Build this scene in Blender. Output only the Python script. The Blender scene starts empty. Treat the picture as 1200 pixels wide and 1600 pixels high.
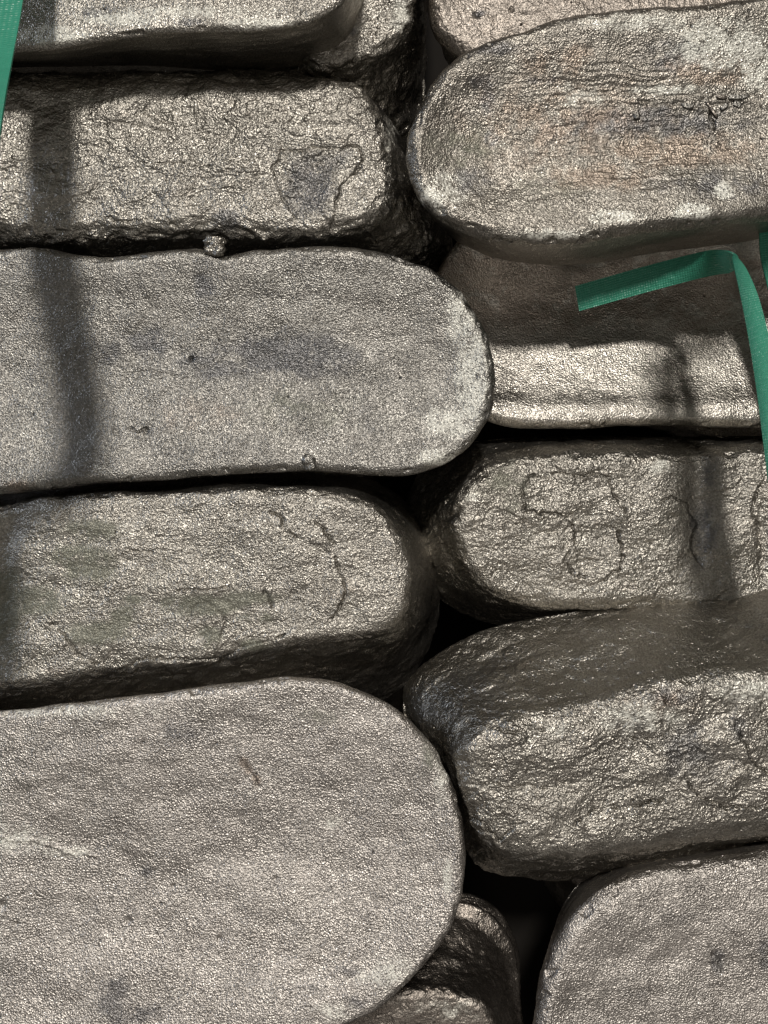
import bpy, math
import numpy as np

# ---------------------------------------------------------------- camera, world, lamps, exposure
S = 0.00027                     # metres per picture pixel at the reference height z = 0
D = 1667.0                      # camera height above that plane, in pixels
sc = bpy.context.scene
COL = sc.collection

cam_d = bpy.data.cameras.new('camera')
cam = bpy.data.objects.new('camera', cam_d)
COL.objects.link(cam)
cam.location = (0, 0, D * S)
cam_d.sensor_fit = 'VERTICAL'
cam_d.sensor_height = 24.0
cam_d.lens = 24.0 * D / 1600.0
cam_d.clip_start = 0.01
cam_d.clip_end = 50
sc.camera = cam

world = bpy.data.worlds.new('World')
sc.world = world
world.use_nodes = True
bg = world.node_tree.nodes['Background']
bg.inputs['Color'].default_value = (1.0, 0.93, 0.86, 1)
bg.inputs['Strength'].default_value = 0.14

def area(name, loc, size, power, color):
    l = bpy.data.lights.new(name, 'AREA')
    l.shape = 'DISK'
    l.size = size
    l.energy = power
    l.color = color
    o = bpy.data.objects.new(name, l)
    COL.objects.link(o)
    o.location = loc
    from mathutils import Vector
    o.rotation_euler = (-Vector(loc)).to_track_quat('-Z', 'Y').to_euler()
    return o

area('hall_lamp', (0.0, 2.76, 5.5), 0.58, 262, (1.0, 0.95, 0.885))
area('added_fill_lamp', (0.5, -1.7, 2.6), 0.8, 5, (1.0, 0.92, 0.84))  # unseen fill from the bottom, added to brighten the two lowest ingots
area('cool_window', (-2.7, 1.2, 0.8), 0.8, 14, (0.72, 0.82, 1.0))
area('unseen_warm_fill', (1.5, 2.6, 1.3), 0.6, 3, (1.0, 0.88, 0.74))  # unseen low warm light, adds glitter in the shadows

sc.view_settings.view_transform = 'Standard'
sc.view_settings.look = 'None'
sc.view_settings.exposure = 0
sc.view_settings.gamma = 1
sc.view_settings.use_curve_mapping = False
sc.cycles.use_denoising = True
sc.cycles.max_bounces = 6
sc.cycles.sample_clamp_indirect = 4

# ---------------------------------------------------------------- numeric helpers (picture-pixel units, y down)
_rng = np.random.RandomState(7)
_perm = np.concatenate([_rng.permutation(256)] * 3).astype(np.int32)
_g = _rng.normal(size=(256, 3)).astype(np.float32)
_g /= np.linalg.norm(_g, axis=1)[:, None]

def perlin(P, scale, seed=0.0):
    """gradient noise, P (n,3) pixels, feature size `scale` (scalar or 3-tuple)"""
    q = (P / np.asarray(scale, dtype=np.float32) + np.float32(seed * 17.31 + 100.5)).astype(np.float32)
    i = np.floor(q).astype(np.int32)
    f = q - i
    i &= 255
    u = f * f * f * (f * (f * 6 - 15) + 10)
    out = 0
    for dx in (0, 1):
        wx = u[:, 0] if dx else 1 - u[:, 0]
        px = _perm[i[:, 0] + dx]
        for dy in (0, 1):
            wy = u[:, 1] if dy else 1 - u[:, 1]
            py = _perm[px + i[:, 1] + dy]
            for dz in (0, 1):
                wz = u[:, 2] if dz else 1 - u[:, 2]
                g = _g[_perm[py + i[:, 2] + dz]]
                d = g[:, 0] * (f[:, 0] - dx) + g[:, 1] * (f[:, 1] - dy) + g[:, 2] * (f[:, 2] - dz)
                out = out + wx * wy * wz * d
    return out * 1.6

def smooth(a, b, x):
    t = np.clip((x - a) / (b - a), 0, 1)
    return t * t * (3 - 2 * t)

def unproject(pts, z):
    p = np.asarray(pts, float)
    return np.stack([(p[:, 0] - 600) * (D - z) / D, (p[:, 1] - 800) * (D - z) / D], 1)

def project(P):
    k = D / (D - P[:, 2])
    return np.stack([600 + P[:, 0] * k, 800 + P[:, 1] * k], 1)

def closed_curve(pts, n=4000):
    """centripetal-ish Catmull-Rom through a closed loop, evenly resampled"""
    p = np.asarray(pts, float)
    m = len(p)
    out = []
    for i in range(m):
        p0, p1, p2, p3 = p[(i - 1) % m], p[i], p[(i + 1) % m], p[(i + 2) % m]
        d1 = max(np.linalg.norm(p2 - p1), 1e-6)
        d0 = max(np.linalg.norm(p1 - p0), 1e-6)
        d2 = max(np.linalg.norm(p3 - p2), 1e-6)
        m1 = ((p1 - p0) / d0 * d1 + (p2 - p1) / d1 * d0) / (d0 + d1) * d1
        m2 = ((p2 - p1) / d1 * d2 + (p3 - p2) / d2 * d1) / (d1 + d2) * d1
        t = np.linspace(0, 1, 40, endpoint=False)[:, None]
        out.append((2*t**3-3*t**2+1)*p1 + (t**3-2*t**2+t)*m1 + (-2*t**3+3*t**2)*p2 + (t**3-t**2)*m2)
    c = np.concatenate(out)
    return resample(np.vstack([c, c[:1]]), n + 1)[:-1]

def resample(c, n_or_frac):
    seg = np.linalg.norm(np.diff(c, axis=0), axis=1)
    L = np.concatenate([[0], np.cumsum(seg)])
    f = np.linspace(0, 1, n_or_frac) if np.isscalar(n_or_frac) else n_or_frac
    return np.stack([np.interp(f * L[-1], L, c[:, k]) for k in range(c.shape[1])], 1)

def orient(c):
    a = 0.5 * np.sum(c[:, 0] * np.roll(c[:, 1], -1) - np.roll(c[:, 0], -1) * c[:, 1])
    return c if a > 0 else c[::-1]

def inset(c, d):
    """offset a closed, oriented (area > 0) evenly sampled contour inwards"""
    t = np.roll(c, -6, 0) - np.roll(c, 6, 0)
    t /= np.linalg.norm(t, axis=1)[:, None] + 1e-9
    n = np.stack([-t[:, 1], t[:, 0]], 1)
    return c + n * d

def sides(c, ax, fr):
    """split at both tips along the axis; two side curves sampled at fractions fr"""
    s = c @ ax
    i0, i1 = int(np.argmin(s)), int(np.argmax(s))
    n = len(c)
    a = c[np.arange(i0, i0 + ((i1 - i0) % n) + 1) % n]
    b = c[np.arange(i1, i1 + ((i0 - i1) % n) + 1) % n][::-1]
    per = np.array([-ax[1], ax[0]])
    if (a.mean(0) @ per) > (b.mean(0) @ per):
        a, b = b, a
    return resample(a, fr), resample(b, fr)

def polyline_field(q, line, warp):
    """unsigned distance and signed side of 2-D points q to a polyline"""
    best = np.full(len(q), 1e9)
    sign = np.zeros(len(q))
    q = q + warp
    line = np.asarray(line, float)
    for a, b in zip(line[:-1], line[1:]):
        ab = b - a
        t = np.clip(((q - a) @ ab) / (ab @ ab), 0, 1)
        r = q - a - t[:, None] * ab
        d = np.hypot(r[:, 0], r[:, 1])
        m = d < best
        best[m] = d[m]
        sign[m] = np.sign(ab[0] * r[m, 1] - ab[1] * r[m, 0])
    return best, sign

# ---------------------------------------------------------------- materials
def nd(nt, t, **kw):
    n = nt.nodes.new(t)
    for k, v in kw.items():
        if k in n.inputs:
            n.inputs[k].default_value = v
        else:
            setattr(n, k, v)
    return n

def math_node(nt, op, a, b=None, c=None, clamp=False):
    n = nt.nodes.new('ShaderNodeMath')
    n.operation = op
    n.use_clamp = clamp
    for i, v in enumerate((a, b, c)):
        if v is None:
            continue
        if isinstance(v, (int, float)):
            n.inputs[i].default_value = v
        else:
            nt.links.new(v, n.inputs[i])
    return n.outputs[0]

def mix_col(nt, f, a, b):
    n = nt.nodes.new('ShaderNodeMix')
    n.data_type = 'RGBA'
    for sock, v in ((n.inputs[0], f), (n.inputs[6], a), (n.inputs[7], b)):
        if isinstance(v, (int, float)):
            sock.default_value = v
        elif isinstance(v, tuple):
            sock.default_value = (*v, 1)
        else:
            nt.links.new(v, sock)
    return n.outputs[2]

def metal_material(name, base, grain=1.0, coarse=1.0, rough=0.42, patch=1.0, freq=0.31, warm=(0.20, 0.15, 0.11)):
    m = bpy.data.materials.new(name)
    m.use_nodes = True
    nt = m.node_tree
    L = nt.links
    b = nt.nodes['Principled BSDF']
    tc = nd(nt, 'ShaderNodeTexCoord')
    sca = nd(nt, 'ShaderNodeVectorMath', operation='SCALE')
    L.new(tc.outputs['Object'], sca.inputs[0])
    sca.inputs['Scale'].default_value = 1 / S
    V = sca.outputs[0]
    def noise(scale, detail=2.0, r=0.5, dist=0.0):
        n = nd(nt, 'ShaderNodeTexNoise')
        L.new(V, n.inputs['Vector'])
        n.inputs['Scale'].default_value = scale
        n.inputs['Detail'].default_value = detail
        n.inputs['Roughness'].default_value = r
        n.inputs['Distortion'].default_value = dist
        return n.outputs['Fac']
    def attr(nm):
        a = nd(nt, 'ShaderNodeAttribute', attribute_name=nm)
        return a.outputs['Fac']
    big = noise(0.012, 4, 0.6)
    mid = noise(0.06, 4, 0.65, 0.6)
    fine = noise(0.33, 3, 0.7)
    # colour
    c = mix_col(nt, math_node(nt, 'MULTIPLY_ADD', big, 2.4, -0.75, True), tuple(x * 0.78 for x in base), base)
    c = mix_col(nt, math_node(nt, 'MULTIPLY_ADD', mid, 3.0 * patch, -1.6 * patch, True), c, tuple(0.5 * x + 0.5 * w for x, w in zip(base, warm)))
    speck = math_node(nt, 'MULTIPLY_ADD', fine, 5.0, -1.9, True)
    c = mix_col(nt, math_node(nt, 'MULTIPLY', math_node(nt, 'SUBTRACT', 1.0, speck), 0.6), c, tuple(x * 0.25 for x in base))
    st = math_node(nt, 'MULTIPLY', attr('stain'), 0.6, None, True)
    c = mix_col(nt, st, c, (0.085, 0.088, 0.10))
    ol = math_node(nt, 'MULTIPLY', attr('olive'), 0.6, None, True)
    c = mix_col(nt, ol, c, (0.115, 0.125, 0.085))
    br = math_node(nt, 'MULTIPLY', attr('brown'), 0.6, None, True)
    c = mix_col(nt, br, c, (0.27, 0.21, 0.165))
    sp = math_node(nt, 'MULTIPLY', attr('salt'), math_node(nt, 'MULTIPLY_ADD', fine, 7.0, -2.7, True), None, True)
    c = mix_col(nt, sp, c, (0.80, 0.79, 0.71))
    c = mix_col(nt, math_node(nt, 'MULTIPLY', attr('crack'), 0.6, None, True), c, (0.02, 0.017, 0.014))
    ox = math_node(nt, 'MULTIPLY', math_node(nt, 'MULTIPLY_ADD', noise(0.017, 5, 0.7, 0.5), 6.0, -3.3, True), math_node(nt, 'MULTIPLY_ADD', fine, 8.0, -4.0, True))
    c = mix_col(nt, math_node(nt, 'MULTIPLY', ox, 0.55), c, (0.70, 0.69, 0.62))
    L.new(c, b.inputs['Base Color'])
    met = math_node(nt, 'SUBTRACT', 1.0, math_node(nt, 'MULTIPLY', math_node(nt, 'MAXIMUM', sp, ol), 0.85))
    L.new(met, b.inputs['Metallic'])
    rg = math_node(nt, 'MULTIPLY_ADD', big, 0.30, rough - 0.15)
    L.new(rg, b.inputs['Roughness'])
    b.inputs['Specular IOR Level'].default_value = 0.4
    # relief: grains (about 1 mm) and sand-cast pitting
    vor = nd(nt, 'ShaderNodeTexVoronoi')
    L.new(V, vor.inputs['Vector'])
    vor.inputs['Scale'].default_value = 0.42
    h1 = math_node(nt, 'MULTIPLY', noise(freq, 1.5, 0.5), 1.7 * 0.27 / freq * grain)
    h1 = math_node(nt, 'MULTIPLY', h1, math_node(nt, 'MULTIPLY_ADD', noise(0.02, 3, 0.6), 2.2, -0.1))
    h2 = math_node(nt, 'MULTIPLY', vor.outputs['Distance'], 0.55 * grain)
    h3 = math_node(nt, 'MULTIPLY', noise(0.10, 2, 0.5, 0.3), 4.0 * coarse)
    h = math_node(nt, 'ADD', math_node(nt, 'ADD', h1, h2), h3)
    pv = nd(nt, 'ShaderNodeTexVoronoi')
    L.new(V, pv.inputs['Vector'])
    pv.inputs['Scale'].default_value = 0.035
    sepc = nd(nt, 'ShaderNodeSeparateColor')
    L.new(pv.outputs['Color'], sepc.inputs[0])
    few = math_node(nt, 'GREATER_THAN', sepc.outputs[0], 0.72)
    hole = math_node(nt, 'MULTIPLY_ADD', pv.outputs['Distance'], -11.0, 1.0, True)
    h = math_node(nt, 'SUBTRACT', h, math_node(nt, 'MULTIPLY', math_node(nt, 'MULTIPLY', hole, few), 2.6))
    bump = nd(nt, 'ShaderNodeBump')
    bump.inputs['Strength'].default_value = 1.0
    bump.inputs['Distance'].default_value = S
    L.new(h, bump.inputs['Height'])
    L.new(bump.outputs[0], b.inputs['Normal'])
    return m

M_FACE = metal_material('cast_metal_open_face', (0.39, 0.375, 0.345), 1.25, 0.2, 0.37, 0.5, 0.42)
M_PALE = metal_material('cast_metal_pale_face', (0.64, 0.60, 0.555), 1.35, 0.2, 0.40, 0.4, 0.40)
M_FACE_SMOOTH = metal_material('cast_metal_smooth_face', (0.37, 0.345, 0.305), 1.05, 0.45, 0.36, 0.8, 0.38)
M_ROUGH = metal_material('cast_metal_mould_side', (0.50, 0.472, 0.42), 1.25, 0.6, 0.36)
M_SILVER = metal_material('cast_metal_silvery_face', (0.66, 0.62, 0.555), 0.95, 0.2, 0.35, 0.5, 0.36)
M_GRAIN = metal_material('cast_metal_grainy', (0.54, 0.51, 0.455), 1.35, 0.4, 0.35, 0.5, 0.40)
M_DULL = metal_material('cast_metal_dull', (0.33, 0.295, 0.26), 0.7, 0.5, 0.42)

# ---------------------------------------------------------------- ingots
def link_mesh(name, V, F, mat, parent=None, attrs=None, smooth_=True):
    me = bpy.data.meshes.new(name)
    n, k = len(F), F.shape[1]
    me.vertices.add(len(V))
    me.vertices.foreach_set('co', np.ascontiguousarray(V, dtype=np.float32).ravel())
    me.loops.add(n * k)
    me.loops.foreach_set('vertex_index', np.ascontiguousarray(F, dtype=np.int32).ravel())
    me.polygons.add(n)
    me.polygons.foreach_set('loop_start', np.arange(0, n * k, k, dtype=np.int32))
    me.update(calc_edges=True)
    me.polygons.foreach_set('use_smooth', np.full(n, smooth_))
    for nm, v in (attrs or {}).items():
        a = me.attributes.new(nm, 'FLOAT', 'POINT')
        a.data.foreach_set('value', np.ascontiguousarray(v, dtype=np.float32))
    me.materials.append(mat)
    o = bpy.data.objects.new(name, me)
    COL.objects.link(o)
    if parent:
        o.parent = parent
    return o

def to_world(P):
    return np.stack([P[:, 0] * S, -P[:, 1] * S, P[:, 2] * S], 1)

def ingot(label, group, top, zt, base, zb, r=16, dish=0, kind='face', mat=None, seed=1, axis=(1, 0), cracks=(), pits=(),
          stains=(), olives=(), browns=(), salts=(), res=1.7, lip=0, amp=1.0, flank=1.0, streaks=(), lean=0, humps=()):
    ax = np.array(axis, float)
    ax /= np.linalg.norm(ax)
    per = np.array([-ax[1], ax[0]])
    T = orient(closed_curve(unproject(top, zt)))
    if np.isscalar(base):
        B = inset(T, base)
        # remove curls by re-smoothing
        B = orient(closed_curve(B[::50]))
    else:
        B = orient(closed_curve(unproject(base, zb)))
    # spacing along the length: fine where the picture sees it
    ca, cb = sides(T, ax, np.linspace(0, 1, 600))
    mid = (ca + cb) / 2
    pm = project(np.column_stack([mid, np.full(600, zt)]))
    vis = ((pm[:, 0] > -60) & (pm[:, 0] < 1260) & (pm[:, 1] > -260) & (pm[:, 1] < 1860)).astype(float)
    dens = 0.22 + 0.78 * vis
    seg = np.linalg.norm(np.diff(ca, axis=0), axis=1) + np.linalg.norm(np.diff(cb, axis=0), axis=1)
    cum = np.concatenate([[0], np.cumsum(seg / 2 * (dens[1:] + dens[:-1]) / 2)])
    nT = int(cum[-1] / res)
    fr = np.interp(np.linspace(0, cum[-1], nT), cum, np.linspace(0, 1, 600))
    # levels
    levels = []                                   # (contour, z) from the inset cap edge down to the base
    nphi = max(5, int(r * 1.57 / res))
    for ph in np.linspace(math.pi / 2, 0, nphi):
        levels.append((inset(T, r * (1 - math.cos(ph))), zt - r * (1 - math.sin(ph))))
    hs = zt - r - zb
    ns = max(8, int(min(hs, 230) / (res * 1.5)))
    for f in np.linspace(0, 1, ns + 1)[1:]:
        c = T * (1 - f) + 0 * T
        levels.append((f, zt - r - f * hs))
    A, Bn = [], []
    Ta, Tb = sides(T, ax, fr)
    Ba, Bb = sides(B, ax, fr)
    for c, z in levels:
        if np.isscalar(c):
            f = c
            if lip:
                f = f + lip * (np.exp(-((c - 0.80) / 0.045) ** 2))
            a2, b2 = Ta * (1 - f) + Ba * f, Tb * (1 - f) + Bb * f
        else:
            a2, b2 = sides(c, ax, fr)
        A.append(np.column_stack([a2, np.full(nT, z)]))
        Bn.append(np.column_stack([b2, np.full(nT, z)]))
    w = np.linalg.norm(Ta - Tb, axis=1).max()
    nS = int(w / res)
    s = np.linspace(0, 1, nS)[1:-1]
    a0, b0 = A[0], Bn[0]
    cap = a0[:, None, :] * (1 - s)[None, :, None] + b0[:, None, :] * s[None, :, None]
    sb = np.linspace(0, 1, 14)[1:-1]
    capb = Bn[-1][:, None, :] * (1 - sb)[None, :, None] + A[-1][:, None, :] * sb[None, :, None]
    Aarr, Barr = np.stack(A, 1), np.stack(Bn, 1)   # (nT, nLev, 3)
    # dish of the open face (shrinkage hollow along the middle)
    if dish:
        ends = np.minimum(1, np.minimum(np.arange(nT), nT - 1 - np.arange(nT)) * res / (w * 0.55))
        prof = (np.sin(math.pi * s) ** 1.3)[None, :] * smooth(0, 1, ends)[:, None]
        cap[:, :, 2] -= dish * prof
    # ring order: base of side a up to the cap, across, down side b, under
    ring = np.concatenate([Aarr[:, ::-1], cap, Barr, capb], 1)
    if lean:                                      # the whole ingot lies slightly tipped
        y0 = T[:, 1].min()
        z_old = ring[:, :, 2].copy()
        ring[:, :, 2] += lean * (ring[:, :, 1] - y0)
        ring[:, :, :2] *= ((D - ring[:, :, 2]) / (D - z_old))[:, :, None]
    nR = ring.shape[1]
    nL = len(levels)
    N = np.cross(np.gradient(ring, axis=0), np.roll(ring, -1, 1) - np.roll(ring, 1, 1))
    for row, src in ((0, 2), (nT - 1, nT - 3)):
        for grp in (list(range(nL - 1, nL + len(s) + 1)),):
            v = N[src, grp].mean(0)
            N[row, grp] = v
        for k in range(1, nL):
            ia, ib = nL - 1 - k, nL + len(s) + k
            v = N[src, ia] + N[src, ib]
            N[row, ia] = v
            N[row, ib] = v
    N /= np.linalg.norm(N, axis=2)[:, :, None] + 1e-9
    iu = nL + len(s) // 2
    if N[nT // 2, iu, 2] < 0:
        N = -N
    P = ring.reshape(-1, 3).astype(np.float32)
    Nf = N.reshape(-1, 3).astype(np.float32)
    up = np.clip(Nf[:, 2], 0, 1)
    q = project(P)
    rim = np.ones((nT, nR), np.float32)           # 0 on the open face, 1 on rounded rim and flanks
    rim[:, nL + 6:nL + len(s) - 6] = 0
    rim = rim.ravel()
    # ---- relief
    R = P.copy()
    # coordinates turned along the ingot's length
    Q = np.column_stack([P[:, :2] @ ax, P[:, :2] @ per, P[:, 2]]).astype(np.float32)
    if kind == 'face':
        h = 3.2 * amp * perlin(Q, (150, 90, 120), seed)
        h += 1.5 * amp * perlin(Q, (42, 34, 34), seed + 1)
        h += 0.45 * amp * perlin(Q, 15, seed + 2)
        h += 0.22 * perlin(Q, 6, seed + 3)
        edge = rim * smooth(0.99, 0.85, up) * smooth(0.1, 0.4, up)
        h += edge * (2.2 * perlin(Q, 30, seed + 7) - 3.0 * smooth(0.35, 0.6, perlin(Q, 17, seed + 8)))
        side = rim * smooth(0.75, 0.35, up)
        h += side * 2.0 * perlin(Q, (70, 22, 16), seed + 4)
    else:
        wv = perlin(Q, 60, seed + 9)
        Qw = Q + np.column_stack([wv, -wv, wv]).astype(np.float32) * 14
        h = 6.0 * amp * perlin(Q, (120, 80, 90), seed)
        fk = 1 - (1 - flank) * smooth(0.85, 0.6, up) * (Nf[:, 1] < 0)
        n1 = perlin(Qw, (46, 30, 34), seed + 1)
        h += 3.4 * amp * fk * n1
        n2 = perlin(Qw, (19, 12, 14), seed + 2)
        h += fk * (1.9 * amp * (0.55 - np.abs(n2) * 2.0)) * (0.35 + 0.65 * smooth(0.95, 0.5, up)) 
        h += 0.6 * amp * fk * perlin(Qw, (8, 6, 7), seed + 3)
        h += 0.35 * amp * perlin(Q, 4.2, seed + 4)
        # cold laps: small ledges where one wave of metal froze over another
        n3 = perlin(Qw, (95, 60, 70), seed + 5) + 0.25 * n1
        for lev in (-0.22, 0.08, 0.34):
            gate = smooth(-0.1, 0.25, perlin(Q, 90, seed + 6 + lev))
            h += 0.55 * amp * gate * (2.0 * smooth(lev - 0.012, lev + 0.012, n3) - 1.4 * np.exp(-((n3 - lev) / 0.012) ** 2))
        edge = smooth(0.97, 0.80, up) * smooth(0.2, 0.5, up)
        h += fk * edge * 3.5 * amp * perlin(Qw, (26, 16, 16), seed + 8)
    crk = np.zeros(len(P), np.float32)
    for (cx, cy, rx, ry, k) in streaks:           # flow lines drawn out along the ingot
        gte = np.exp(-(((q[:, 0] - cx) / rx) ** 2 + ((q[:, 1] - cy) / ry) ** 2) ** 1.5) * (up > 0.5)
        bend = perlin(Q, 90, seed + 40)
        Qs = Q + np.column_stack([0 * bend, 10 * bend, 0 * bend]).astype(np.float32)
        h += k * gte * (perlin(Qs, (48, 5.0, 20), seed + 41) + 0.6 * perlin(Qs, (90, 11, 30), seed + 42))
    for cr in cracks:
        line, depth, step = cr[:3]
        ln = np.array(line, float)
        m = ((q[:, 0] > ln[:, 0].min() - 40) & (q[:, 0] < ln[:, 0].max() + 40) &
             (q[:, 1] > ln[:, 1].min() - 40) & (q[:, 1] < ln[:, 1].max() + 40) & (up > 0.2))
        if not m.any():
            continue
        qq = q[m]
        Z = np.column_stack([qq, np.zeros(len(qq))]).astype(np.float32)
        wp = np.column_stack([perlin(Z, 9, seed + 20), perlin(Z, 9, seed + 21)]) * 2.6 + \
             np.column_stack([perlin(Z, 24, seed + 22), perlin(Z, 24, seed + 23)]) * 6
        d, sg = polyline_field(qq, ln, wp)
        cutn = smooth(-0.6, -0.15, perlin(Z, 22, seed + 24))
        crk[m] = np.maximum(crk[m], cutn * np.exp(-(d / 1.5) ** 2) * min(1, depth / 4.0))
        h[m] += cutn * (-1.1 * depth * np.exp(-(d / 1.8) ** 2) + step * (sg > 0) * np.exp(-(d / 16)))
    for (cx, cy, rr, dp) in pits:
        d = np.hypot(q[:, 0] - cx, q[:, 1] - cy)
        h -= dp * np.exp(-(d / rr) ** 2) * (up > 0.3)
    for (cx, cy, rx, ry, hh) in humps:
        h += hh * np.exp(-((q[:, 0] - cx) / rx) ** 2 - ((q[:, 1] - cy) / ry) ** 2) * (up > 0.1)
    P = P + Nf * h[:, None]
    # ---- colour masks of stains, deposits and one painted strap shadow
    def blot(lst, th, sc_=26):
        v = np.zeros(len(P), np.float32)
        for (cx, cy, rx, ry, k) in lst:
            v = np.maximum(v, k * np.exp(-((q[:, 0] - cx) / rx) ** 2 - ((q[:, 1] - cy) / ry) ** 2))
        if not lst:
            return v
        nz = 0.6 * perlin(Q, sc_, seed + 30 + th) + 0.4 * perlin(Q, sc_ * 0.3, seed + 31 + th)
        return smooth(0.15, 0.75, v * (1 + 1.3 * nz)) * (up > 0.05)
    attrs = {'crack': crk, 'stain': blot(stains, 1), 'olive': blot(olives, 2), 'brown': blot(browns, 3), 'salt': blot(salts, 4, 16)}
    i = np.arange(nT - 1)[:, None] * nR
    j = np.arange(nR)[None, :]
    jn = (j + 1) % nR
    F = np.stack([i + j, i + nR + j, i + nR + jn, i + jn], 2).reshape(-1, 4)
    # orientation
    f0 = F[(nT // 2) * nR + iu]
    nn = np.cross(P[f0[1]] - P[f0[0]], P[f0[2]] - P[f0[0]])
    W = to_world(P)
    nn = np.cross(W[f0[1]] - W[f0[0]], W[f0[2]] - W[f0[0]])
    if nn[2] < 0:
        F = F[:, ::-1]
    cen = np.array([(Ta.mean(0)[0] + Tb.mean(0)[0]) / 2 * S, -(Ta.mean(0)[1] + Tb.mean(0)[1]) / 2 * S, zb * S])
    o = link_mesh('metal_ingot', W - cen, F, mat or (M_FACE if kind == 'face' else M_ROUGH), attrs=attrs)
    o.location = cen
    o['label'] = label
    o['category'] = 'ingot'
    o['group'] = group
    return o

GW = 'ingots lying wide open face up'
GN = 'ingots lying mould side up'

# A: long ingot across the middle left
A = ingot('long smooth grey ingot at middle left with a bluish streak across its face', GW,
    [(-480, 480), (-430, 402), (-200, 388), (0, 386), (60, 386), (130, 398), (200, 398), (240, 391), (320, 387), (348, 396), (400, 388), (480, 384),
     (560, 388), (640, 404), (700, 434), (740, 480), (766, 537), (774, 592), (764, 650), (736, 696), (690, 726), (640, 742),
     (560, 742), (480, 737), (360, 741), (250, 752), (150, 757), (80, 764), (0, 772), (-200, 780), (-430, 775), (-490, 680)], 0,
    55, -200, r=15, dish=19, seed=3.1, res=1.6,
    cracks=[([(180, 575), (250, 585), (330, 587), (400, 584)], .8, 0.6), ([(205, 668), (228, 674)], 2.5, 0)],
    pits=[(299, 561, 3.2, 5), (228, 672, 5, 2), (185, 676, 5, 2), (357, 664, 6, 1.6)],
    stains=[(450, 555, 120, 38, 1.0), (350, 570, 90, 30, .65), (232, 535, 40, 28, .85), (320, 450, 22, 50, .7), (580, 660, 30, 40, .5), (165, 550, 30, 25, .6)],
    salts=[(738, 585, 22, 70, 1.3), (700, 660, 40, 25, .8), (720, 500, 25, 50, .75), (690, 715, 50, 16, .7)],
    browns=[(310, 650, 90, 40, .35), (30, 760, 60, 14, .5)], olives=[(480, 640, 150, 50, .35)])
# burr on its upper edge and a frozen drop near its lower edge
def lump(name, px, py, z, rx, ry, rz, parent, mat, seed, n=64, flat=0.0, label=None, rot=0.0):
    u = np.linspace(0, 2 * math.pi, n, endpoint=False)
    v = np.linspace(0, math.pi, n // 2)
    U, Vv = np.meshgrid(u, v, indexing='ij')
    dirs = np.stack([np.cos(U) * np.sin(Vv), np.sin(U) * np.sin(Vv), np.cos(Vv)], 2).reshape(-1, 3)
    sq = np.sign(dirs) * np.abs(dirs) ** (1 - flat)
    X = sq * (rx, ry, rz)
    X = X * (1 + 0.30 * perlin(X.astype(np.float32), (rx * .9, ry * .9, rz * .9), seed) + 0.12 * perlin(X.astype(np.float32), min(rx, ry) * .35, seed + 1))[:, None]
    cr, sr = math.cos(rot), math.sin(rot)
    X = np.stack([X[:, 0] * cr - X[:, 1] * sr, X[:, 0] * sr + X[:, 1] * cr, X[:, 2]], 1)
    nv = len(v)
    i = np.arange(n)[:, None] * nv
    i2 = ((np.arange(n) + 1) % n)[:, None] * nv
    j = np.arange(nv - 1)[None, :]
    F = np.stack([i + j, i + j + 1, i2 + j + 1, i2 + j], 2).reshape(-1, 4)
    c = unproject([(px, py)], z)[0]
    o = link_mesh(name, to_world(X), F, mat)
    o.location = (c[0] * S, -c[1] * S, z * S)
    if parent:
        o.parent = parent
        o.location = o.location - parent.location
    return o
lump('casting_burr', 337, 388, -4, 15, 13, 12, A, M_ROUGH, 4.4, flat=.35)
lump('casting_burr', 335, 377, 2, 16, 7, 8, A, M_ROUGH, 8.4, flat=.35, rot=.1)
lump('frozen_droplet', 484, 722, -2, 13, 12, 8, A, M_FACE, 5.4)

# B: rough ingot above it
ingot('rough textured grey ingot above the long smooth one, crossed by the left strap shadow', GN,
    [(-470, 200), (-430, 130), (-200, 112), (0, 113), (200, 112), (400, 108), (500, 108), (562, 128), (600, 178), (621, 245), (615, 310), (582, 352),
     (500, 370), (300, 366), (150, 374), (0, 370), (-430, 358), (-470, 300)], -15,
    [(-520, 150), (-480, 90), (-200, 80), (0, 80), (450, 78), (560, 92), (612, 150), (632, 210), (648, 270), (672, 325), (706, 372), (700, 420), (640, 448),
     (500, 452), (0, 452), (-480, 450), (-520, 380)], -290, r=36, kind='rough', seed=11.3, res=1.6, amp=1.15,
    cracks=[([(440, 238), (500, 232), (560, 230), (567, 250), (553, 272), (534, 288), (527, 320), (515, 360)], 2.6, 2.2),
            ([(440, 238), (425, 262), (440, 300), (455, 330), (470, 348)], 2, 1.0),
            ([(240, 255), (270, 252), (300, 262), (330, 258)], 2, 1), ([(160, 340), (200, 348), (240, 340), (280, 352)], 3, 1.5),
            ([(150, 200), (210, 190), (260, 205)], 2, 1)],
    stains=[(485, 290, 50, 50, .9), (355, 345, 22, 22, 1.1), (520, 250, 40, 40, .5)], salts=[(610, 200, 14, 60, .5)],
    humps=[(-10, 260, 60, 90, 6)])

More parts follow.
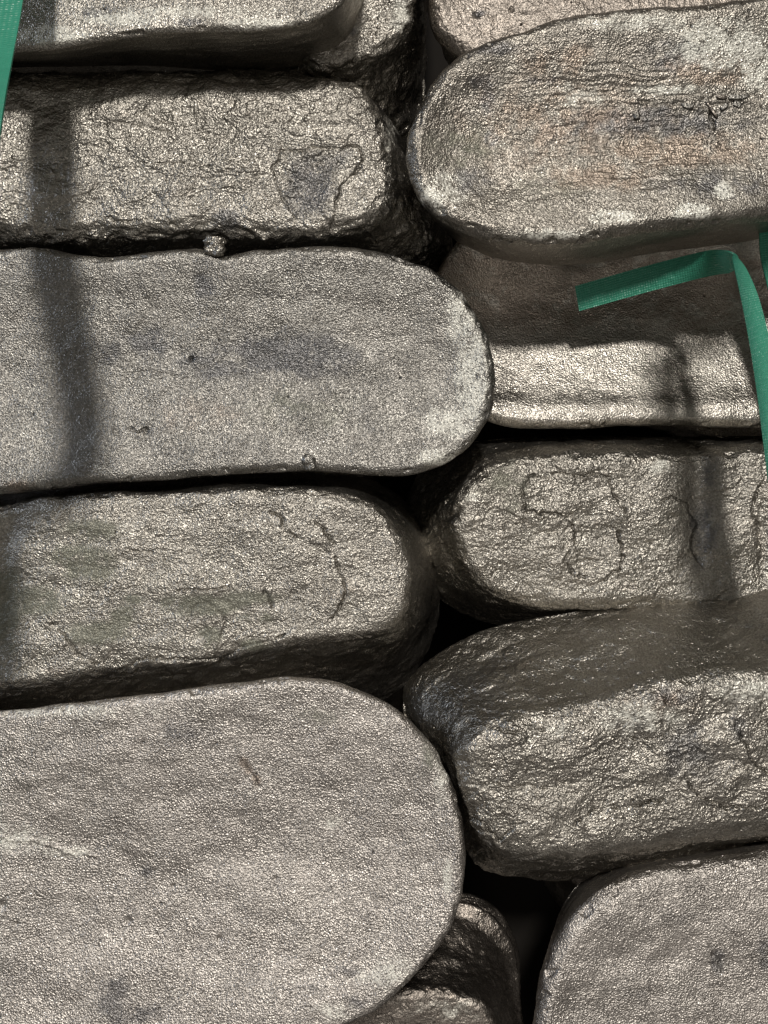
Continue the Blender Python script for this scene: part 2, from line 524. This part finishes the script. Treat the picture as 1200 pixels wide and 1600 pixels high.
# C: upper left, higher layer
ingot('smooth pale ingot at the upper left corner, highest there, dark side below its face', GW,
    [(-500, -180), (-480, 20), (-420, 84), (-200, 84), (0, 79), (70, 74), (150, 63), (220, 53), (300, 47), (380, 45), (445, 42), (500, 26), (535, 0), (556, -60),
     (545, -180), (480, -270), (300, -300), (-430, -300), (-490, -260)], 100,
    [(-500, -160), (-470, 60), (-400, 110), (0, 107), (200, 103), (500, 97), (543, 80), (572, 30), (580, -40), (575, -150), (520, -230), (300, -260), (-430, -260), (-480, -220)], -110,
    r=9, dish=10, seed=21.7, res=1.6, amp=0.5,
    salts=[(80, 55, 60, 16, .9), (190, 28, 60, 14, .8), (400, 36, 60, 8, 1.0), (280, 20, 200, 16, .5)],
    stains=[(150, 20, 40, 10, .6), (300, 34, 30, 8, .7), (220, 33, 20, 8, .6)], mat=M_GRAIN)

# D: behind C
ingot('rough ingot end with a bright crest, sunk behind the upper left ingots', GN,
    [(400, -200), (430, -290), (560, -300), (632, -250), (655, -120), (652, -20), (640, 35), (600, 78), (545, 98), (500, 100), (450, 60), (410, -40)], -60,
    [(370, -200), (410, -330), (560, -340), (640, -300), (676, -180), (668, 0), (664, 80), (664, 170), (648, 225), (600, 262), (500, 262), (430, 200), (375, 40)], -290,
    r=24, kind='rough', seed=31.2, amp=1.3, salts=[(625, 25, 16, 30, .8), (560, 45, 10, 12, .4)], stains=[(553, 50, 8, 8, .8)])

# E: top right, behind F
ingot('smooth brownish ingot along the top edge, partly behind the large upper right ingot', GW,
    [(690, -120), (672, -40), (671, 10), (680, 48), (706, 76), (760, 96), (900, 70), (1300, 50), (1500, 20), (1560, -100), (1480, -260), (1000, -290), (780, -240)], -60,
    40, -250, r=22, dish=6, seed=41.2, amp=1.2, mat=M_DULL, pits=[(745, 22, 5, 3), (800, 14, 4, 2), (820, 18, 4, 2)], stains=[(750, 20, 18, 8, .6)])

# F: upper right
F_ = ingot('large ingot at the upper right, brown and grey worn face with pale crust and chips', GW,
    [(1660, 120), (1620, 0), (1500, -30), (1300, -20), (1100, 0), (1000, 4), (900, 16), (800, 46), (730, 76), (682, 116), (652, 166), (638, 220), (641, 270),
     (660, 310), (700, 346), (760, 371), (830, 381), (900, 379), (1000, 364), (1100, 353), (1200, 342), (1400, 330), (1600, 300), (1650, 220)], 45,
    [(1640, 120), (1600, 20), (1500, 0), (1300, 10), (1000, 40), (850, 70), (740, 110), (690, 160), (668, 230), (668, 300), (700, 362), (752, 396), (820, 411), (900, 412),
     (950, 408), (1000, 398), (1100, 386), (1200, 372), (1400, 360), (1600, 320), (1640, 220)], -120,
    r=20, streaks=[(1010, 190, 230, 75, 1.0), (900, 110, 160, 40, .7), (1000, 270, 250, 50, .7)], dish=25, seed=51.9, res=1.6, amp=1.0, mat=M_FACE_SMOOTH,
    cracks=[([(860, 150), (930, 142), (1000, 145), (1070, 150), (1180, 146)], 1.0, .8), ([(820, 205), (900, 212), (980, 206), (1080, 200), (1190, 190)], .8, .6),
            ([(880, 235), (960, 226), (1050, 228), (1140, 215)], .7, .6), ([(1000, 160), (1080, 166), (1130, 162), (1190, 168)], 1.6, 1.0),
            ([(800, 172), (880, 185), (960, 178), (1050, 186)], .4, .6), ([(1110, 168), (1120, 195)], 5, 1)],
    stains=[(755, 128, 24, 14, .95), (762, 160, 12, 28, .95), (768, 215, 12, 18, .95), (735, 285, 35, 25, .7), (850, 125, 40, 8, .7), (1020, 190, 170, 30, .75), (770, 75, 60, 14, .6),
            (1060, 85, 60, 28, .8), (1120, 290, 120, 30, .55), (880, 205, 60, 30, .45)],
    browns=[(880, 190, 200, 110, .5), (1060, 235, 130, 32, .9), (940, 275, 110, 26, .7), (880, 95, 90, 30, .6), (1110, 110, 80, 30, .75), (820, 240, 60, 30, .4)],
    salts=[(1125, 70, 80, 40, .9), (1000, 35, 120, 18, .6), (900, 150, 60, 25, .45), (1080, 330, 30, 12, 1.1), (1130, 298, 14, 12, 1.3), (960, 340, 40, 10, 1.1), (690, 300, 40, 34, .7),
           (1180, 100, 30, 40, 1.0), (1040, 140, 60, 8, .8), (860, 365, 70, 10, .7)],
    olives=[(720, 230, 70, 50, .5), (860, 300, 100, 50, .35)])

# G: sunk under the strap
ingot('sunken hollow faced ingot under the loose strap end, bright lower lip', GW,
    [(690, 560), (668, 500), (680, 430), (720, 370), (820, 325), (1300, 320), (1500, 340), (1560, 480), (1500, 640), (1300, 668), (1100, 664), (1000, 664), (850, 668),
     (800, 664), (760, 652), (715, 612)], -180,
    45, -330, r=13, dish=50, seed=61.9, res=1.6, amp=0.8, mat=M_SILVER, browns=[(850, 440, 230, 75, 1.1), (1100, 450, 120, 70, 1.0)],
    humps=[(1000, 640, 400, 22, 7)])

# H: right middle
ingot('rough ingot in the middle right with a wandering crack loop on its face', GN,
    [(712, 850), (706, 815), (722, 765), (765, 728), (850, 708), (1000, 704), (1090, 704), (1300, 698), (1500, 705), (1540, 800), (1500, 920), (1300, 950), (1000, 952),
     (860, 952), (790, 940), (740, 910)], -80,
    [(640, 850), (642, 770), (680, 705), (760, 688), (850, 684), (1000, 683), (1300, 681), (1540, 690), (1590, 800), (1550, 960), (1300, 985), (1000, 985), (850, 985), (740, 965), (670, 920)], -290,
    r=24, kind='rough', seed=71.4, res=1.6, amp=1.05,
    cracks=[([(893, 826), (880, 808), (866, 804), (850, 798), (840, 802), (820, 798), (815, 780), (820, 755), (835, 742), (870, 738), (900, 742), (925, 742), (952, 746), (955, 770),
              (970, 785), (978, 800)], 3.6, 2.4),
            ([(893, 826), (900, 850), (885, 872), (880, 882), (905, 898), (918, 905)], 3.2, 1.4), ([(968, 830), (968, 850), (975, 870), (968, 892), (945, 905), (933, 918)], 4.2, 1.8),
            ([(1075, 790), (1090, 820), (1080, 860), (1100, 890)], 4, 3), ([(1185, 760), (1178, 800), (1190, 850)], 5, 3), ([(1030, 785), (1050, 780), (1080, 795)], 3, 2)],
    humps=[(1088, 800, 20, 100, -9), (1195, 840, 14, 70, -8)], stains=[(1100, 830, 26, 60, .7), (1110, 740, 20, 30, .5)], salts=[(735, 770, 14, 50, .4), (1030, 730, 20, 12, .8)],  # stains here paint the strap's shadow band into the colour
    olives=[(790, 760, 60, 60, .45)])

# I: right lower
ingot('big rough tilted ingot at the lower right with a broad dark upper slope', GN,
    [(716, 1215), (712, 1180), (735, 1140), (790, 1118), (850, 1110), (950, 1085), (1050, 1055), (1200, 1040), (1400, 1015), (1540, 1020), (1580, 1120), (1540, 1250),
     (1400, 1282), (1200, 1306), (1050, 1322), (950, 1340), (865, 1354), (800, 1352), (756, 1325), (730, 1270)], 105,
    [(630, 1110), (634, 1075), (668, 1035), (740, 992), (900, 955), (1050, 930), (1200, 905), (1400, 880), (1600, 890), (1650, 1080), (1600, 1260), (1400, 1295), (1200, 1327), (1100, 1346),
     (950, 1368), (870, 1374), (800, 1367), (742, 1345), (718, 1280), (690, 1210), (655, 1160)], -110,
    r=34, kind='rough', seed=81.6, res=1.6, amp=1.0, flank=.45, axis=(1, -.12),
    cracks=[([(775, 1130), (790, 1142), (820, 1145), (850, 1138)], 4, 2.5), ([(725, 1275), (755, 1285), (780, 1315), (800, 1300)], 4, 4), ([(900, 1290), (930, 1265), (980, 1262), (1040, 1250)], 4, 3),
            ([(1200, 1095), (1170, 1115), (1158, 1150), (1175, 1190), (1200, 1205)], 4, 2.5), ([(1075, 1220), (1090, 1245), (1130, 1260), (1190, 1262)], 3.5, 3), ([(730, 1225), (790, 1230), (860, 1232)], 2, 1),
            ([(960, 1150), (1010, 1160), (1040, 1150)], 2.5, 1.5)],
    stains=[(1080, 1180, 60, 60, .6), (1040, 1090, 60, 16, .7), (980, 1130, 50, 20, .5), (1150, 1140, 40, 30, .5)],
    browns=[(1030, 1100, 90, 30, .45), (940, 1110, 60, 20, .3)], salts=[(1000, 1120, 80, 30, .6), (1170, 1080, 60, 30, .55), (860, 1140, 60, 20, .35)])

# J: left, fourth row
ingot('pale grainy ingot in the fourth row at left with olive stains and fine cracks', GN,
    [(-480, 920), (-450, 830), (-200, 802), (-20, 794), (60, 779), (200, 769), (400, 762), (490, 761), (556, 774), (606, 805), (634, 850), (645, 905), (636, 955), (610, 990),
     (560, 1004), (500, 1008), (400, 1026), (300, 1044), (200, 1055), (100, 1070), (0, 1084), (-200, 1095), (-440, 1090), (-480, 1020)], 0,
    [(-540, 920), (-500, 800), (-200, 775), (0, 765), (200, 754), (500, 742), (590, 755), (648, 798), (680, 860), (688, 930), (672, 1005), (640, 1062), (590, 1100), (400, 1145), (200, 1160), (0, 1180),
     (-450, 1190), (-530, 1080)], -290,
    r=22, kind='rough', seed=92.6, res=1.6, mat=M_GRAIN, amp=0.75,
    cracks=[([(420, 797), (440, 806), (445, 822), (455, 838), (460, 842)], 4, 1.5), ([(490, 815), (510, 832), (525, 860), (528, 885), (540, 905), (540, 935), (533, 950), (518, 962)], 4.2, 1.6),
            ([(280, 928), (300, 920), (325, 918), (357, 916)], 3, 1.0), ([(294, 975), (297, 955), (320, 944), (340, 950), (352, 975), (345, 990)], 1.8, 1.2), ([(415, 925), (425, 950)], 3, 1),
            ([(80, 975), (105, 995), (120, 1020), (150, 1040)], 3.2, 1.5), ([(200, 860), (240, 865), (258, 880)], 2.5, 1.0), ([(205, 1045), (215, 1030), (245, 1025), (300, 1030), (350, 1035), (375, 1010), (420, 1005), (450, 985)], 4, 3)],
    olives=[(145, 830, 40, 20, 1.0), (130, 880, 50, 34, 1.0), (55, 940, 60, 24, .9), (150, 990, 50, 18, 1.1), (190, 965, 20, 24, .9), (320, 945, 62, 16, 1.2), (385, 935, 50, 14, 1.0), (325, 995, 22, 18, 1.0), (400, 965, 30, 10, .8), (5, 950, 30, 80, .9), (400, 1008, 30, 10, .9), (210, 935, 20, 10, .7)],
    browns=[(530, 920, 70, 30, .35), (90, 1050, 30, 14, .4)], humps=[(20, 815, 26, 34, -8), (10, 870, 20, 60, -6)])

# K: big ingot bottom left
ingot('largest ingot at the bottom left, broad evenly grained pale face with a brown scratch', GW,
    [(-520, 1300), (-480, 1180), (-200, 1128), (0, 1112), (100, 1101), (200, 1091), (300, 1079), (400, 1066), (450, 1059), (500, 1063), (560, 1079), (620, 1110), (670, 1158), (705, 1222), (724, 1300),
     (727, 1370), (714, 1430), (682, 1490), (640, 1538), (590, 1580), (530, 1612), (420, 1645), (0, 1725), (-420, 1760), (-500, 1650)], 70,
    60, -140, r=13, dish=24, seed=101.6, res=1.6, lean=.09, mat=M_PALE, amp=1.0,
    pits=[(200, 1438, 5, 3.5), (342, 1467, 5, 3.5), (270, 1385, 3, 3), (430, 1373, 3, 3), (2, 1415, 7, 4), (25, 1443, 4, 3)],
    cracks=[([(-20, 1303), (60, 1317), (120, 1334), (150, 1340)], -2.2, 0), ([(372, 1182), (385, 1200), (398, 1215), (408, 1228)], 1.6, 0)],
    browns=[(380, 1193, 7, 10, 1.1), (388, 1204, 7, 10, 1.1), (399, 1218, 8, 10, 1.1)],
    stains=[(180, 1560, 30, 60, .7), (210, 1585, 60, 20, .6), (545, 1518, 20, 10, .8), (560, 1565, 22, 14, .7), (480, 1545, 40, 10, .5), (72, 1165, 14, 10, .8), (290, 1145, 50, 25, .45), (230, 1362, 16, 12, .6)],
    salts=[(30, 1310, 60, 26, .6), (110, 1330, 60, 12, .5), (520, 1285, 14, 12, .7), (690, 1220, 16, 60, .5), (610, 1520, 60, 40, .45), (520, 1580, 40, 20, .5), (700, 1370, 10, 40, .5), (100, 1112, 200, 14, .5)],
    olives=[(668, 1180, 16, 70, .5), (500, 1120, 60, 20, .4)])

# L: bottom right
ingot('smooth ingot face in the bottom right corner with a bluish upper rim', GW,
    [(836, 1680), (836, 1610), (846, 1545), (868, 1480), (906, 1425), (960, 1384), (1030, 1360), (1100, 1347), (1200, 1333), (1400, 1325), (1600, 1400), (1640, 1560), (1600, 1780), (1400, 1860), (1050, 1850), (900, 1790)], 40,
    50, -180, r=24, dish=10, seed=111.6, res=1.6, lean=.10, mat=M_PALE, amp=1.1,
    stains=[(1120, 1500, 12, 20, 1.0), (1195, 1485, 14, 40, .8), (1050, 1430, 50, 20, .4), (1000, 1560, 40, 20, .4)], cracks=[([(1100, 1470), (1115, 1495), (1130, 1520)], 2, .6)])

# M: below, between K and L
ingot('dark sunken ingot end between the two bottom ingots, thin bright lip around it', GN,
    [(60, 1640), (100, 1575), (560, 1552), (640, 1545), (710, 1548), (758, 1568), (782, 1610), (780, 1690), (730, 1740), (600, 1760), (100, 1760), (60, 1700)], -115,
    [(0, 1600), (60, 1460), (560, 1410), (680, 1396), (735, 1396), (775, 1418), (804, 1465), (813, 1560), (815, 1700), (770, 1790), (600, 1830), (60, 1840), (0, 1760)], -290,
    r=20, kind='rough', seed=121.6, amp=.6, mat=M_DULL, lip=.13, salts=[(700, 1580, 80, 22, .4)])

# lower layer: ends meet under the middle gap
low = [(250, 'second row from the top, left'), (640, 'middle row, left'), (1030, 'fourth row, left'), (1420, 'bottom row, left'),
       (150, 'top row, right'), (540, 'second row, right'), (930, 'third row, right'), (1320, 'fourth row, right'), (1700, 'bottom row, right')]
for k, (yc, wh) in enumerate(low):
    if k < 4:
        xs = (-620, -560, 570, 650, 670)
        T_ = [(xs[0], yc), (xs[1], yc - 120), (-400, yc - 135), (460, yc - 135), (xs[2], yc - 110), (xs[3] - 20, yc), (xs[2], yc + 110), (460, yc + 135), (-400, yc + 135), (xs[1], yc + 120)]
        B_ = [(xs[0] - 20, yc), (xs[1] - 20, yc - 165), (-400, yc - 185), (500, yc - 185), (590, yc - 150), (640, yc), (590, yc + 150), (500, yc + 185), (-400, yc + 185), (xs[1] - 20, yc + 165)]
    else:
        T_ = [(860, yc), (920, yc - 110), (1040, yc - 135), (1900, yc - 135), (2060, yc - 110), (2100, yc), (2060, yc + 110), (1900, yc + 135), (1040, yc + 135), (960, yc + 110)]
        B_ = [(830, yc), (885, yc - 150), (1000, yc - 185), (1900, yc - 185), (2080, yc - 150), (2130, yc), (2080, yc + 150), (1900, yc + 185), (1000, yc + 185), (930, yc + 150)]
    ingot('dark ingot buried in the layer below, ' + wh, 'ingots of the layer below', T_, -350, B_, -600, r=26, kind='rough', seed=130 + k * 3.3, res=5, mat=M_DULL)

# floor far below the stack
fm = bpy.data.materials.new('concrete')
fm.use_nodes = True
fm.node_tree.nodes['Principled BSDF'].inputs['Base Color'].default_value = (0.06, 0.055, 0.05, 1)
fm.node_tree.nodes['Principled BSDF'].inputs['Specular IOR Level'].default_value = 0.0
fm.node_tree.nodes['Principled BSDF'].inputs['Roughness'].default_value = 0.95
nz = nd(fm.node_tree, 'ShaderNodeTexNoise')
nz.inputs['Scale'].default_value = 30
rp = nd(fm.node_tree, 'ShaderNodeValToRGB')
rp.color_ramp.elements[0].color = (0.012, 0.011, 0.010, 1)
rp.color_ramp.elements[1].color = (0.03, 0.027, 0.024, 1)
fm.node_tree.links.new(nz.outputs['Fac'], rp.inputs[0])
fm.node_tree.links.new(rp.outputs[0], fm.node_tree.nodes['Principled BSDF'].inputs['Base Color'])
fz = -605 * S
fl = link_mesh('floor', np.array([(-3, -3, fz), (3, -3, fz), (3, 3, fz), (-3, 3, fz)]), np.array([[0, 1, 2, 3]]), fm, smooth_=False)
fl['kind'] = 'structure'

# ---------------------------------------------------------------- straps
def strap_material():
    m = bpy.data.materials.new('green_strapping')
    m.use_nodes = True
    nt = m.node_tree
    L = nt.links
    b = nt.nodes['Principled BSDF']
    at = nd(nt, 'ShaderNodeUVMap', uv_map='UVMap')
    def chk(scale):
        w = nd(nt, 'ShaderNodeTexVoronoi')
        w.inputs['Scale'].default_value = scale
        w.inputs['Randomness'].default_value = 0.0
        L.new(at.outputs[0], w.inputs['Vector'])
        return w.outputs['Distance']
    nz = nd(nt, 'ShaderNodeTexNoise')
    nz.inputs['Scale'].default_value = 5
    L.new(at.outputs[0], nz.inputs['Vector'])
    c = mix_col(nt, nz.outputs['Fac'], (0.035, 0.25, 0.16), (0.06, 0.34, 0.225))
    L.new(c, b.inputs['Base Color'])
    b.inputs['Roughness'].default_value = 0.34
    b.inputs['Subsurface Weight'].default_value = 0.0
    bp = nd(nt, 'ShaderNodeBump')
    bp.inputs['Strength'].default_value = 0.9
    bp.inputs['Distance'].default_value = S * 1.6
    h = math_node(nt, 'ADD', chk(11.0), math_node(nt, 'MULTIPLY', nz.outputs['Fac'], 1.5))
    L.new(h, bp.inputs['Height'])
    L.new(bp.outputs[0], b.inputs['Normal'])
    return m
M_STRAP = strap_material()

def ribbon(label, E1, E2, thick=3.0, name='packing_strap', nl=360, nw=14):
    """E1, E2: the band's two edges as lists of (x, y, z) in pixel units"""
    def dense(E):
        E = np.array(E, float)
        n = len(E)
        out = []
        for i in range(n - 1):
            p0, p1, p2, p3 = E[max(i - 1, 0)], E[i], E[i + 1], E[min(i + 2, n - 1)]
            t = np.linspace(0, 1, 30, endpoint=False)[:, None]
            out.append(0.5 * (2 * p1 + (p2 - p0) * t + (2 * p0 - 5 * p1 + 4 * p2 - p3) * t ** 2 + (3 * p1 - p0 - 3 * p2 + p3) * t ** 3))
        out.append(E[-1:])
        return np.concatenate(out)
    a, b = dense(E1), dense(E2)
    idx = np.linspace(0, len(a) - 1, nl)
    a = np.stack([np.interp(idx, np.arange(len(a)), a[:, k]) for k in range(3)], 1)
    b = np.stack([np.interp(idx, np.arange(len(b)), b[:, k]) for k in range(3)], 1)
    s = np.linspace(0, 1, nw)
    G = a[:, None] * (1 - s)[None, :, None] + b[:, None] * s[None, :, None]
    N = np.cross(np.gradient(G, axis=0), np.gradient(G, axis=1))
    N /= np.linalg.norm(N, axis=2)[:, :, None] + 1e-9
    # slight crown of the band
    G = G + N * (1.2 * (1 - (2 * s - 1) ** 2))[None, :, None]
    up, dn = G + N * thick / 2, G - N * thick / 2
    ring = np.concatenate([up, dn[:, ::-1]], 1)
    nR = 2 * nw
    i = np.arange(nl - 1)[:, None] * nR
    j = np.arange(nR)[None, :]
    jn = (j + 1) % nR
    F = np.stack([i + j, i + nR + j, i + nR + jn, i + jn], 2).reshape(-1, 4)
    k = np.arange(nw - 1)
    capf = [np.stack([k, k + 1, nR - 2 - k, nR - 1 - k], 1)]
    e = (nl - 1) * nR
    capf.append(np.stack([e + k + 1, e + k, e + nR - 1 - k, e + nR - 2 - k], 1))
    F = np.concatenate([F] + capf)
    P = ring.reshape(-1, 3)
    W = to_world(P)
    cen = W.mean(0)
    o = link_mesh(name, W - cen, F, M_STRAP)
    o.location = cen
    seg = np.concatenate([[0], np.cumsum(np.linalg.norm(np.diff((a + b) / 2, axis=0), axis=1))]) / 45
    uvx = np.repeat(seg[:, None], nR, 1)
    ss = np.concatenate([s, s[::-1]])
    uvy = np.repeat(ss[None, :], nl, 0)
    uv = np.stack([uvx.ravel(), uvy.ravel()], 1)
    lay = o.data.uv_layers.new(name='UVMap')
    lay.data.foreach_set('uv', uv[F.ravel()].astype(np.float32).ravel())
    # crisp long edges
    pm = np.ones(len(F), bool)
    o.data.polygons.foreach_set('use_smooth', pm)
    o['label'] = label
    o['category'] = 'strap'
    o['group'] = 'green packing straps round the stack'
    md = o.modifiers.new('edges', 'EDGE_SPLIT')
    md.split_angle = math.radians(50)
    return o

def strap_path(label, path, width=80):
    path = np.array(path, float)
    t = np.gradient(path[:, :2], axis=0)
    t /= np.linalg.norm(t, axis=1)[:, None]
    n = np.stack([-t[:, 1], t[:, 0]], 1)
    o1 = np.column_stack([path[:, :2] + n * width / 2, path[:, 2]])
    o2 = np.column_stack([path[:, :2] - n * width / 2, path[:, 2]])
    return ribbon(label, o1, o2)

strap_path('green strap crossing the upper left corner above the pile',
           [(-506, -1500, 20), (-515, -1150, 150), (-517, -850, 205), (-517, -680, 255), (-512, -570, 310), (-488, -480, 400), (-464, -400, 490), (-464, -335, 515), (-488, -285, 508), (-545, -250, 490), (-588, -205, 480), (-590, -60, 470), (-596, 40, 450), (-680, 110, 400), (-720, 400, 260), (-690, 800, 120), (-700, 1300, 40)])
strap_path('green strap beyond the right edge, with an added loop that casts the shadow band',
           [(634, -1500, 30), (634, -1000, 110), (632, -780, 135), (636, -730, 220), (630, -680, 360), (595, -645, 440), (540, -630, 462), (492, -602, 466), (481, -540, 464), (490, -280, 430), (506, -150, 410), (560, -40, 400), (660, 60, 330), (740, 300, 180), (760, 700, 60), (760, 1200, 40)], 60)  # runs out of frame; its loop is added to shade the right ingots

def P3(px, py, z):
    w = unproject([(px, py)], z)[0]
    return (w[0], w[1], z)
E1 = [(898, 447, -110), (1000, 418, -85), (1080, 397, -45), (1112, 391, -5), (1134, 392, 50), (1147, 397, 62), (1154, 404, 76), (1167, 423, 92), (1184, 462, 120), (1200, 520, 145), (1218, 600, 170), (1234, 700, 185), (1262, 850, 180), (1300, 1100, 150)]
E2 = [(905, 486, -118), (1005, 458, -93), (1085, 437, -55), (1120, 429, -22), (1142, 425, 22), (1150, 414, 38), (1144, 401, 66), (1148, 422, 88), (1158, 468, 118), (1170, 532, 142), (1182, 610, 165), (1194, 705, 178), (1212, 850, 174), (1250, 1100, 145)]
ribbon('loose end of green strap folded over on itself, lying across the sunken right ingot', [P3(*e) for e in E1], [P3(*e) for e in E2])
B1 = [(1186, 360, -60), (1188, 400, -60), (1197, 440, -55), (1215, 520, -50), (1240, 700, -45)]
B2 = [(1236, 350, -60), (1238, 395, -60), (1247, 435, -55), (1265, 515, -50), (1290, 700, -45)]
ribbon('short stretch of shaded green strap at the right edge below the upper right ingot', [P3(*e) for e in B1], [P3(*e) for e in B2], nl=100)

# ---------------------------------------------------------------- chips lying on F
chips = [(1112, 172, 14, 2.5, .9, 'thin dark sliver of scale standing in the debris'), (1150, 152, 11, 4, .0, 'pale flat chip of slag, widest of the debris'),
         (1152, 163, 6, 5, .4, 'small rounded grey chip beside the flat pale one'), (1132, 166, 7, 4, -.6, 'slanted grey chip in the middle of the debris'),
         (1074, 166, 9, 4, .3, 'pale chip lying left of the other debris'), (995, 182, 5, 4.5, 0, 'lone pale crumb on the large upper right ingot'),
         (1128, 152, 8, 3, .1, 'narrow dark chip at the upper edge of the debris'), (1164, 150, 6, 3, -.3, 'rightmost small chip of the debris')]
from mathutils import Vector
bpy.context.view_layer.update()
for k, (px, py, a, b_, rot, lb) in enumerate(chips):
    o0 = Vector((0, 0, D * S))
    w = unproject([(px, py)], 0)[0]
    d = (Vector((w[0] * S, -w[1] * S, 0)) - o0).normalized()
    inv = F_.matrix_world.inverted()
    ok, loc, nrm, _ = F_.ray_cast(inv @ o0, (inv.to_3x3() @ d))
    z = ((F_.matrix_world @ loc).z / S) if ok else 40
    c = lump('slag_chip', px, py, z + 1.5, a, b_, 2.8, None, M_FACE if k not in (0, 6) else M_DULL, 200 + k * 2.2, n=24, flat=.4, rot=rot)
    c['label'] = lb
    c['category'] = 'chip'
    c['group'] = 'slag chips on the upper right ingot'
